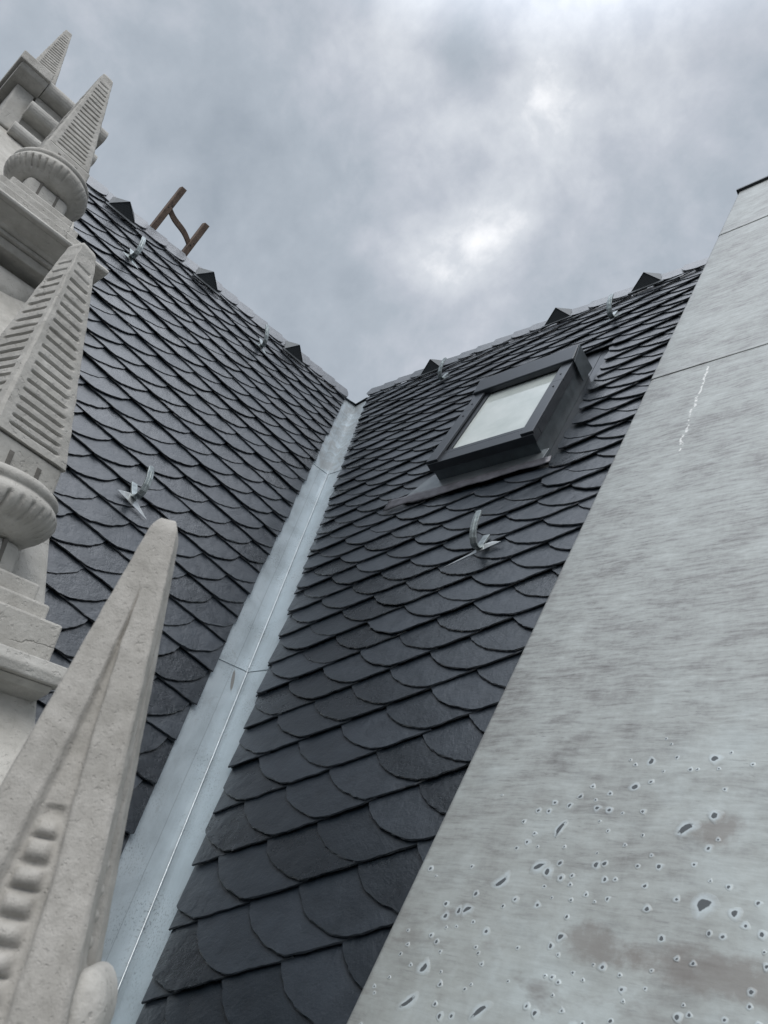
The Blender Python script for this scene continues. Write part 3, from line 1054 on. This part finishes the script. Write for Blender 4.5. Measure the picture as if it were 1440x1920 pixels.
# zinc apron below the frame, then the lead skirt on the slates
q = MB()
ap = [(-3.19, 3.755), (-2.115, 3.775), (-2.10, 3.93), (-2.17, 3.93), (-2.92, 3.925), (-2.96, 4.02), (-3.03, 4.00)]
q.plate([PR(u, v, 0.022) for u, v in ap], (PR(0, 0, 1) - PR(0, 0, 0)) * 0.005)
q.build('zinc_apron', APRON, sk, bevel=0.002)
q = MB()
rows = []
nu = 30
for i in range(nu + 1):
    u = -3.30 + (1.26) * i / nu
    base = 3.772 + (u + 3.19) * 0.022
    e = 0.105 - 0.055 * (u + 3.30) / 1.26 + 0.022 * noise.noise(Vector((u * 4.0, 0.3, 0))) + 0.012 * noise.noise(Vector((u * 14.0, 0.9, 0)))
    row = []
    for j in range(6):
        f = j / 5
        hh = 0.030 - 0.010 * f + 0.004 * noise.noise(Vector((u * 9, f * 2.0, 1.0)))
        row.append(q.add(PR(u, base - e * f, hh)))
    rows.append(row)
for a, b in zip(rows, rows[1:]):
    for k in range(5):
        q.face(a[k], b[k], b[k + 1], a[k + 1])
o = q.build('lead_skirt', LEAD, sk, smooth=True)
so = o.modifiers.new('thickness', 'SOLIDIFY'); so.thickness = 0.004; so.offset = 1

# ------------------------------------------------------------------ roof hooks


def hook(P, u, v, lean, label, plate):
    nrm = (P(0, 0, 1) - P(0, 0, 0)); up = (P(0, 1, 0) - P(0, 0, 0)); sd = (P(1, 0, 0) - P(0, 0, 0))
    root = thing('roof_hook', label, 'roof hook', P(u, v, 0.0), 'galvanised hooks on the slate slopes')
    side = (sd + up * 0.0).normalized()
    # the bar: comes out from under the slates, bends out and up
    pv = [(0.115, 0.020), (0.03, 0.026), (-0.002, 0.032), (-0.018, 0.042), (-0.026, 0.058), (-0.024, 0.078), (-0.008, 0.100), (0.025, 0.124), (0.070, 0.141), (0.118, 0.150), (0.150, 0.154), (0.160, 0.155)]
    path = [P(u + lean * max(0.0, h - 0.04), v + a, h) for a, h in pv]
    nr = []
    for i in range(len(path)):
        a = path[max(0, i - 1)]; b = path[min(len(path) - 1, i + 1)]
        nr.append(side.cross((b - a).normalized()).normalized())
    q = MB()
    q.strip(path, side, [0.040] * 10 + [0.036, 0.024], nr, 0.012)
    q.build('bar', GALV, root, bevel=0.0015)
    q = MB()
    q.strip([p + n_ * 0.006 for p, n_ in zip(path[3:10], nr[3:10])], side, [0.004, 0.008, 0.010, 0.010, 0.009, 0.007, 0.004], nr[3:10], 0.010)
    q.build('rib', GALV, root, bevel=0.002)
    q = MB()
    k_ = 1.0 if v < 4 else 0.75
    pts = [P(u + a * k_, v + b * k_, h) for a, b, h in plate]
    q.plate(pts, nrm * 0.002)
    q.build('base_plate', BRIGHT if len(plate) and v < 4 else GALV, root)
    return root


PLR = [(-0.200, -0.118, 0.018), (0.120, 0.030, 0.020), (0.055, 0.055, 0.016), (0.012, 0.015, 0.030), (-0.012, -0.005, 0.030), (-0.050, -0.035, 0.022)]
PLL = [(-0.105, -0.010, 0.020), (0.105, -0.118, 0.018), (0.030, -0.030, 0.024), (0.014, 0.0, 0.030), (-0.012, 0.012, 0.030), (-0.05, 0.012, 0.020)]
hook(PL, 1.805, 3.335, 0.15, 'galvanised roof hook low on the left slope, behind the nearest obelisk tip', PLL)
hook(PL, 1.605, 5.93, 0.10, 'galvanised roof hook below the wooden ladder on the left slope', PLL)
hook(PL, 3.03, 6.18, -0.35, 'galvanised roof hook on the left slope beside the vent nearest the valley', PLL)
hook(PR, -2.215, 2.955, 0.04, 'galvanised roof hook on the right slope below the skylight', PLR)
hook(PR, -3.895, 6.03, 0.35, 'galvanised roof hook on the right slope in front of the vent nearest the valley', PLR)
hook(PR, -2.166, 5.97, 0.10, 'galvanised roof hook on the right slope above the skylight', PLR)

# ------------------------------------------------------------------ ridge vents


def vent(P, sgn, u, v, label):
    nrm = (P(0, 0, 1) - P(0, 0, 0))
    root = thing('ridge_vent', label, 'roof vent', P(u, v, 0.0), 'triangular vents along the ridges')
    hw, hh = 0.132, 0.088
    back = 0.15
    # hood: two sloping sheets from the gable-shaped mouth back to the ridge
    q = MB()
    A, B_, C = P(u - hw, v, 0.02), P(u + sgn * -0.01, v + 0.115, 0.02 + hh), P(u + hw, v, 0.02)
    D, E_, F_ = P(u - hw * 0.8, v + back, 0.03), P(u, v + back, 0.085), P(u + hw * 0.8, v + back, 0.03)
    th = nrm * 0.004
    q.plate([A, B_, E_, D], th)
    q.plate([B_, C, F_, E_], th)
    q.build('hood', VENTMETAL, root)
    q = MB()
    dv_ = 0.004
    a = P(u - hw + 0.004, v + dv_, 0.018); b = P(u + sgn * -0.01, v + 0.115 + dv_, 0.015 + hh); c = P(u + hw - 0.004, v + dv_, 0.018)
    ia = q.add(a, (0, 0)); ib = q.add(b, (hw, hh)); ic = q.add(c, (2 * hw, 0))
    ctr = P(u, v + 0.14, 0.03)
    id_ = q.add(ctr, (hw, 0.05))
    q.face(ia, ic, ib); q.face(ia, ib, id_); q.face(ib, ic, id_); q.face(ic, ia, id_)
    q.build('grille', PERF, root)
    q = MB()
    q.pbox(P, u - hw - 0.02, u + hw + 0.02, v - 0.035, v - 0.002, 0.012, 0.022)
    q.build('sill_strip', VENTMETAL, root)
    return root


vent(PL, -1, 1.475, 6.50, 'triangular ridge vent on the left slope beside the round stone ring of a finial')
vent(PL, -1, 2.385, 6.51, 'triangular ridge vent on the left slope just past the wooden ladder')
vent(PL, -1, 3.50, 6.50, 'triangular ridge vent on the left ridge nearest the valley')
vent(PR, 1, -4.225, 6.42, 'triangular ridge vent on the right ridge nearest the valley, behind a hook')
vent(PR, 1, -2.81, 6.46, 'triangular ridge vent on the right ridge above the skylight, middle of three')
vent(PR, 1, -1.985, 6.46, 'triangular ridge vent on the right ridge nearest the zinc coping')

# ------------------------------------------------------------------ ladder lying on the far side of the left ridge
lad = thing('ladder', 'weathered wooden roof ladder sticking up behind the left ridge', 'ladder', (-5.45, 1.98, 4.9 + OZ))
ld = Vector((0.36, 0.075, 0.78)).normalized()
b0 = Vector((-5.43, 1.815, 5.0 + OZ)); b1 = Vector((-5.43, 2.165, 5.0 + OZ))
for bb, ln in ((b0, 0.585), (b1, 0.47)):
    q = MB()
    tp = bb + ld * ln; bt = bb - ld * 1.6
    sidev = Vector((0, 1, 0)); nv = ld.cross(sidev).normalized()
    q.strip([bt, bb, tp], sidev, 0.054, [nv, nv, nv], 0.066)
    rail = q.build('rail', WOOD, lad, bevel=0.005)
    at = 0.36 if bb is b0 else 0.22
    for k in (-0.016, 0.016):
        q = MB()
        c_ = bb + ld * (at + k) + sidev * k * 0.5
        q.strip([c_ - nv * 0.035, c_ + nv * 0.035], sidev, 0.010, [ld, ld], 0.010)
        s_ = q.build('nail', DARKCAP, None); s_.parent = rail
q = MB()
p0 = b0 + ld * 0.37; p1 = b1 + ld * 0.21
pts = []
for i in range(13):
    f = -0.07 + 1.10 * i / 12
    p = p0.lerp(p1, f) + ld * (-0.014 * math.sin(math.pi * max(0, min(1, f)) * 2 + 0.2)) - Vector((0.008, 0, 0))
    pts.append(p)
nr = []
sidev = (ld + Vector((0, 0.0, 0))).normalized()
nv = ld.cross(Vector((0, 1, 0))).normalized()
q.strip(pts, sidev, 0.055, [nv] * 13, 0.022)
q.build('rung', WOOD, lad, bevel=0.004)

# ------------------------------------------------------------------ stone gable
GY0, GY1 = 0.30, 0.90
gable = thing('stone_gable', 'pale plastered stepped gable parapet carrying the stone obelisks, in front of the left slope', 'gable', (-2.2, 0.6, -2.0 + OZ))


def rake(x):
    return 0.295 + 1.57 * (-x - 1.976)


def gz(prof):
    return [(x, z + OZ) for x, z in prof]


q = MB()
q.prism_y(gz([(-0.55, -3.0), (-0.55, rake(-0.55)), (-5.0, rake(-5.0)), (-5.6, rake(-5.0)), (-5.6, -3.0)]), GY0, GY1)
q.build('wall', PLASTER, gable, bevel=0.012)


def stone_block(name, items, mat=STONE, bevel=0.007, parent=gable, seg=2):
    qq = MB()
    for prof, y0, y1 in items:
        qq.prism_y(gz(prof), y0, y1)
    return qq.build(name, mat, parent, bevel=bevel, seg=seg)


def rect(x0, x1, z0, z1):
    return [(x0, z0), (x1, z0), (x1, z1), (x0, z1)]


# pedestal of the third obelisk (middle height)
stone_block('pedestal', [
    (rect(-2.9, -2.06, 0.12, 0.315), 0.32, 0.84),
    (rect(-2.9, -1.98, 0.438, 0.552), 0.33, 0.875),
    (rect(-2.9, -2.02, 0.553, 0.60), 0.36, 0.84),
    (rect(-2.9, -2.06, 0.601, 0.655), 0.38, 0.81)])
stone_block('cornice', [
    ([(-2.9, 0.385), (-1.90, 0.385), (-1.895, 0.41), (-1.905, 0.437), (-2.9, 0.437)], 0.26, 0.905),
    ([(-2.9, 0.345), (-2.03, 0.345), (-1.985, 0.355), (-1.945, 0.368), (-1.925, 0.384), (-2.9, 0.384)], 0.28, 0.885),
    (rect(-2.9, -2.025, 0.316, 0.344), 0.30, 0.862)], STONE_CLEAN, 0.004)
# pedestal of the second obelisk
stone_block('pedestal', [
    (rect(-3.9, -3.06, 2.545, 2.60), 0.40, 0.70),
    (rect(-3.9, -3.03, 2.485, 2.544), 0.355, 0.735),
    (rect(-3.9, -3.00, 2.425, 2.484), 0.33, 0.775),
    (rect(-3.9, -3.13, 2.30, 2.345), 0.30, 0.80)])
stone_block('cornice', [
    ([(-3.9, 2.398), (-2.965, 2.398), (-2.96, 2.41), (-2.97, 2.424), (-3.9, 2.424)], 0.28, 0.905),
    ([(-3.9, 2.365), (-3.10, 2.365), (-3.085, 2.375), (-3.04, 2.383), (-2.99, 2.397), (-3.9, 2.397)], 0.30, 0.86),
    (rect(-3.9, -3.11, 2.346, 2.364), 0.30, 0.83)], STONE_CLEAN, 0.004)
# bulging bracket below that cornice
q = MB()
seg_y, seg_a = 22, 20
rings = []
for i in range(seg_y + 1):
    f = i / seg_y
    y = 0.30 + 0.47 * f
    k = 1.0 if f < 0.45 else math.sqrt(max(0.0, 1 - ((f - 0.45) / 0.56) ** 2.2))
    ring = []
    for j in range(seg_a + 1):
        a = math.pi * 0.5 * j / seg_a * 1.9
        rx, rz = 0.235 * (0.55 + 0.45 * k), 0.33 * k
        x = -3.40 + rx * 1.0 * math.sin(min(a, math.pi * 0.95)) + 0.05
        z = 2.30 - rz * (1 - math.cos(a)) * 0.53
        ring.append(q.add((x, y, z + OZ)))
    ring.append(q.add((-3.7, y, 1.9 + OZ))); ring.append(q.add((-3.7, y, 2.30 + OZ)))
    rings.append(ring)
for a, b in zip(rings, rings[1:]):
    for k in range(len(a)):
        j = (k + 1) % len(a)
        q.face(a[k], a[j], b[j], b[k])
q.face(*reversed(rings[0])); q.face(*rings[-1])
q.build('bracket', STONE_CLEAN, gable, smooth=True)

# crowning block with stepped roll mouldings, under the top obelisk
stone_block('crown_block', [
    ([(-5.4, 3.0), (-4.28, 3.0), (-4.24, 3.70), (-4.24, 3.86), (-5.4, 3.86)], 0.315, 0.86),
    (rect(-5.4, -4.23, 3.861, 4.22), 0.325, 0.44)], STONE_CLEAN, 0.01)
stone_block('cornice', [
    (rect(-5.4, -4.095, 4.275, 4.345), 0.255, 0.455),
    ([(-5.4, 4.22), (-4.20, 4.22), (-4.13, 4.245), (-4.11, 4.274), (-5.4, 4.274)], 0.275, 0.453)], STONE, 0.006)


def roll(x, z, r, depth, y0, y1, name='roll_moulding'):
    qq = MB()
    prof = []
    for i in range(9):
        a = -0.35 * math.pi + (0.85 * math.pi) * i / 8
        prof.append((x - r + r * math.cos(a), z + r * math.sin(a)))
    prof += [(x - depth, z + r), (x - depth, z - r * 0.9)]
    qq.prism_y(gz(prof), y0, y1)
    return qq.build(name, STONE_CLEAN, gable, bevel=0.004)


roll(-4.12, 4.285, 0.055, 0.9, 0.456, 0.89)
stone_block('moulding_fillet', [(rect(-5.2, -4.22, 4.10, 4.229), 0.45, 0.88), (rect(-5.2, -4.26, 3.90, 4.03), 0.40, 0.87)], STONE, 0.004)
roll(-4.14, 4.075, 0.050, 0.9, 0.43, 0.90)
roll(-4.16, 3.865, 0.055, 0.9, 0.41, 0.89)

# ------------------------------------------------------------------ stone obelisks


def finial(loc, scale, rotz, label, lean=(0.0, 0.0), plain=False, tip=0.028, base=0.112, H=0.72, ribs=20, ring=True, name='stone_obelisk'):
    root = thing(name, label, 'finial', loc, 'stone obelisks on the gable')
    root.rotation_euler = (lean[0], lean[1], rotz)
    root.scale = (scale, scale, scale)
    rnd = random.Random(int(abs(loc[0]) * 1000))
    # shaft: square taper with a recessed, ribbed panel on every face
    q = MB()
    NZ = 230 if not plain else 260
    m0 = 0.17
    def half(z):
        f = z / H
        r = base + (tip - base) * f
        if f > 0.965:
            g = (f - 0.965) / 0.035
            r *= math.sqrt(max(0.05, 1 - 0.62 * g * g))
        return r
    cols = [-1.0, -0.93, -0.72, -0.66, -0.60, -0.38, -0.12, 0.12, 0.38, 0.60, 0.66, 0.72, 0.93]
    if plain:
        cols = [-1.0 + 2.0 * k / 44 for k in range(44)]
    def sstep(x):
        x = max(0.0, min(1.0, x))
        return x * x * (3 - 2 * x)
    def relief(s, z):
        f = z / H
        s = abs(s)
        if plain:
            top_ = 0.86
            if f > top_ or f < 0.03:
                return 0.0
            wp = 0.40 * min(1.0, (top_ - f) / 0.52)
            d = 0.020 * sstep((wp - s) / 0.07)
            if f < 0.45:
                wi = wp * 0.60
                d += 0.006 * sstep((wi - s) / 0.05)
                fr = ((f - 0.03) * 27.0) % 1.0
                bead = max(0.0, math.sin(math.pi * fr)) ** 0.55 * max(0.0, 1 - (s / (wi * 0.95)) ** 4)
                d -= 0.024 * bead * sstep((0.45 - f) / 0.05)
            return d
        if f > 0.90 or f < 0.03 or s > 0.70:
            return 0.0
        k = 1.0 if s < 0.62 else (0.70 - s) / 0.08
        fr = ((f - 0.03) / 0.87) ** 0.92 * ribs
        ph = fr % 1.0
        d = 0.0115 * sstep(1.10 - abs(ph - 0.28) / 0.19) + 0.0006
        if f > 0.80:
            d *= 0.6
        return d * k
    rings = []
    for i in range(NZ + 1):
        z = H * i / NZ
        r = half(z)
        ring = []
        for sd in range(4):
            a = sd * math.pi / 2
            nx, ny = math.cos(a), math.sin(a)
            tx, ty = -ny, nx
            for s in cols:
                rr = r - relief(s, z) * (r / base) ** 0.35 * (1.0 if abs(s) < 0.99 else 0)
                c = s
                if s == -1.0:
                    c = -0.965; rr = r * 0.965
                x = nx * rr + tx * c * r; y = ny * rr + ty * c * r
                w_ = 0.0022 if not plain else 0.0012
                x += w_ * noise.noise(Vector((x * 30 + loc[0], y * 30, z * 30))); y += w_ * noise.noise(Vector((x * 30, y * 30 + 5, z * 30)))
                ring.append(q.add((x, y, z + 0.16)))
        rings.append(ring)
    for a, b in zip(rings, rings[1:]):
        for k in range(len(a)):
            j = (k + 1) % len(a)
            q.face(a[k], a[j], b[j], b[k])
    q.face(*rings[-1]); q.face(*reversed(rings[0]))
    local_part(q, 'shaft', STONE_NEAR if plain else STONE, root, smooth=plain)
    if not ring:
        return root
    # foot block with upright slots
    q = MB()
    hb = 0.118
    q.box(-hb, hb, -hb, hb, 0.045, 0.158)
    foot = local_part(q, 'foot_block', STONE, root, bevel=0.012, seg=3)
    q = MB()
    for sd in range(4):
        for s in (-0.045, 0.045):
            a = sd * math.pi / 2
            n_ = Vector((math.cos(a), math.sin(a), 0)); t_ = Vector((-math.sin(a), math.cos(a), 0))
            c = n_ * (hb - 0.001) + t_ * s
            pts = [c + t_ * -0.007 + Vector((0, 0, 0.05)), c + t_ * 0.007 + Vector((0, 0, 0.05)), c + t_ * 0.007 + Vector((0, 0, 0.125)), c - t_ * 0.007 + Vector((0, 0, 0.125))]
            pts = [p + n_ * 0.003 for p in pts]
            q = MB()
            q.plate(pts, n_ * 0.006)
            local_part(q, 'slot', SLOT_DARK, foot)
    # ring: bead, groove, cushion and hollow underside
    q = MB()
    prof = [(0.10, -0.075), (0.130, -0.072), (0.152, -0.060), (0.170, -0.046), (0.188, -0.034), (0.202, -0.018), (0.208, 0.0), (0.206, 0.012), (0.199, 0.024), (0.192, 0.030), (0.189, 0.036),
            (0.194, 0.041), (0.197, 0.050), (0.194, 0.060), (0.184, 0.068), (0.170, 0.071), (0.150, 0.070), (0.10, 0.074)]
    fine = []
    for (r0, z0), (r1, z1) in zip(prof, prof[1:]):
        for t_ in (0.0, 0.5):
            fine.append((r0 + (r1 - r0) * t_, z0 + (z1 - z0) * t_))
    fine.append(prof[-1])
    seg = 264
    rr_ = []
    for r, z in fine:
        r *= 0.945
        row = []
        for k in range(seg):
            a = 2 * math.pi * k / seg
            dr = 0.0
            if -0.045 < z < 0.004:          # worn gadroon cuts on the underside
                cut = max(0.0, math.sin(a * 36)) ** 4
                cut *= max(0.0, noise.noise(Vector((math.cos(a) * 2.2, math.sin(a) * 2.2, loc[2]))) + 0.55)
                dr = -0.022 * cut
            dr += 0.003 * noise.noise(Vector((r * math.cos(a) * 14, r * math.sin(a) * 14, z * 20 + loc[0])))
            row.append(q.add(((r + dr) * math.cos(a), (r + dr) * math.sin(a), z)))
        rr_.append(row)
    for a, b in zip(rr_, rr_[1:]):
        for k in range(seg):
            j = (k + 1) % seg
            q.face(a[k], a[j], b[j], b[k])
    q.face(*reversed(rr_[0])); q.face(*rr_[-1])
    local_part(q, 'ring', STONE, root, smooth=True)
    # neck
    q = MB()
    hn = 0.105
    q.box(-hn, hn, -hn, hn, -0.20, -0.070)
    neck = local_part(q, 'neck', STONE_CLEAN, root, bevel=0.03, seg=4)
    q = MB()
    for sd in range(4):
        for s in (-0.045, 0.04):
            a = sd * math.pi / 2
            n_ = Vector((math.cos(a), math.sin(a), 0)); t_ = Vector((-math.sin(a), math.cos(a), 0))
            c = n_ * (hn + 0.001) + t_ * s
            pts = [c + t_ * -0.006 + Vector((0, 0, -0.165)), c + t_ * 0.006 + Vector((0, 0, -0.165)), c + t_ * 0.006 + Vector((0, 0, -0.078)), c - t_ * 0.006 + Vector((0, 0, -0.078))]
            q = MB()
            q.plate(pts, n_ * 0.006)
            local_part(q, 'slot', SLOT_DARK, neck)
    return root


SLOT_DARK = mat_stone('dark_slot', (0.20, 0.19, 0.175), (0.13, 0.125, 0.115))  # darker stone of the flat strips that draw the slots

finial((-4.42, 0.43, 4.40 + OZ), 0.80, R(-4), 'topmost grey stone obelisk, smallest, on the crowning cornice block of the gable')
finial((-3.26, 0.57, 2.83 + OZ), 1.0, R(2), 'grey stone obelisk on a round ring against the sky, second from the top')
finial((-2.20, 0.61, 0.83 + OZ), 1.10, R(17), 'ribbed grey stone obelisk on a round ring, between the lower cornice and the nearest obelisk', lean=(0.05, 0.0), base=0.125)
nearf = finial((-1.160, 0.605, -0.486 + OZ), 1.0, R(-40), 'large nearest stone obelisk with blunt tip and grooved panel, in the lower left corner', plain=True, lean=(-0.019, 0.003), tip=0.0205, base=0.130, H=0.885, ring=False)
# scrolls at the foot of the near obelisk
for sg in (-1, 1):
    q = MB()
    prof = []
    n_ = 26
    rows = []
    for (yy, rr) in ((-0.085, 0.030), (-0.075, 0.045), (-0.05, 0.050), (0.05, 0.050), (0.075, 0.045), (0.085, 0.030)):
        rows.append([q.add((yy, sg * 0.116 + rr * 0.66 * math.cos(2 * math.pi * k / n_), 0.318 + rr * 1.2 * math.sin(2 * math.pi * k / n_))) for k in range(n_)])
    for a, b in zip(rows, rows[1:]):
        for k in range(n_):
            j = (k + 1) % n_
            q.face(a[k], a[j], b[j], b[k])
    q.face(*rows[0]); q.face(*reversed(rows[-1]))
    local_part(q, 'scroll', STONE, nearf, smooth=True)
q = MB()
q.box(-0.17, 0.17, -0.17, 0.17, -0.55, 0.155)
local_part(q, 'plinth', STONE, nearf, bevel=0.02, seg=3)

# ------------------------------------------------------------------ the house below and the street
q = MB()
foot = [(-1.3, 1.15), (-0.9, 1.15), (0.4, 1.15), (0.4, 7.5), (-8.5, 7.5), (-8.5, 0.92), (-2.3, 0.92), (-2.3, 1.15)]
a = [q.add((x, y, 0.0)) for x, y in foot]; b = [q.add((x, y, OZ - 2.2)) for x, y in foot]
q.face(*reversed(a)); q.face(*b)
for i in range(len(foot)):
    j = (i + 1) % len(foot)
    q.face(a[i], a[j], b[j], b[i])
hw = q.build('house_walls', WALLM)
hw['label'] = 'plastered house walls far below the roof slopes'; hw['category'] = 'house'
q = MB()
i0 = [q.add(p) for p in ((-400, -400, 0), (400, -400, 0), (400, 400, 0), (-400, 400, 0))]
q.face(*i0)
g = q.build('ground', GROUND)
g['kind'] = 'structure'
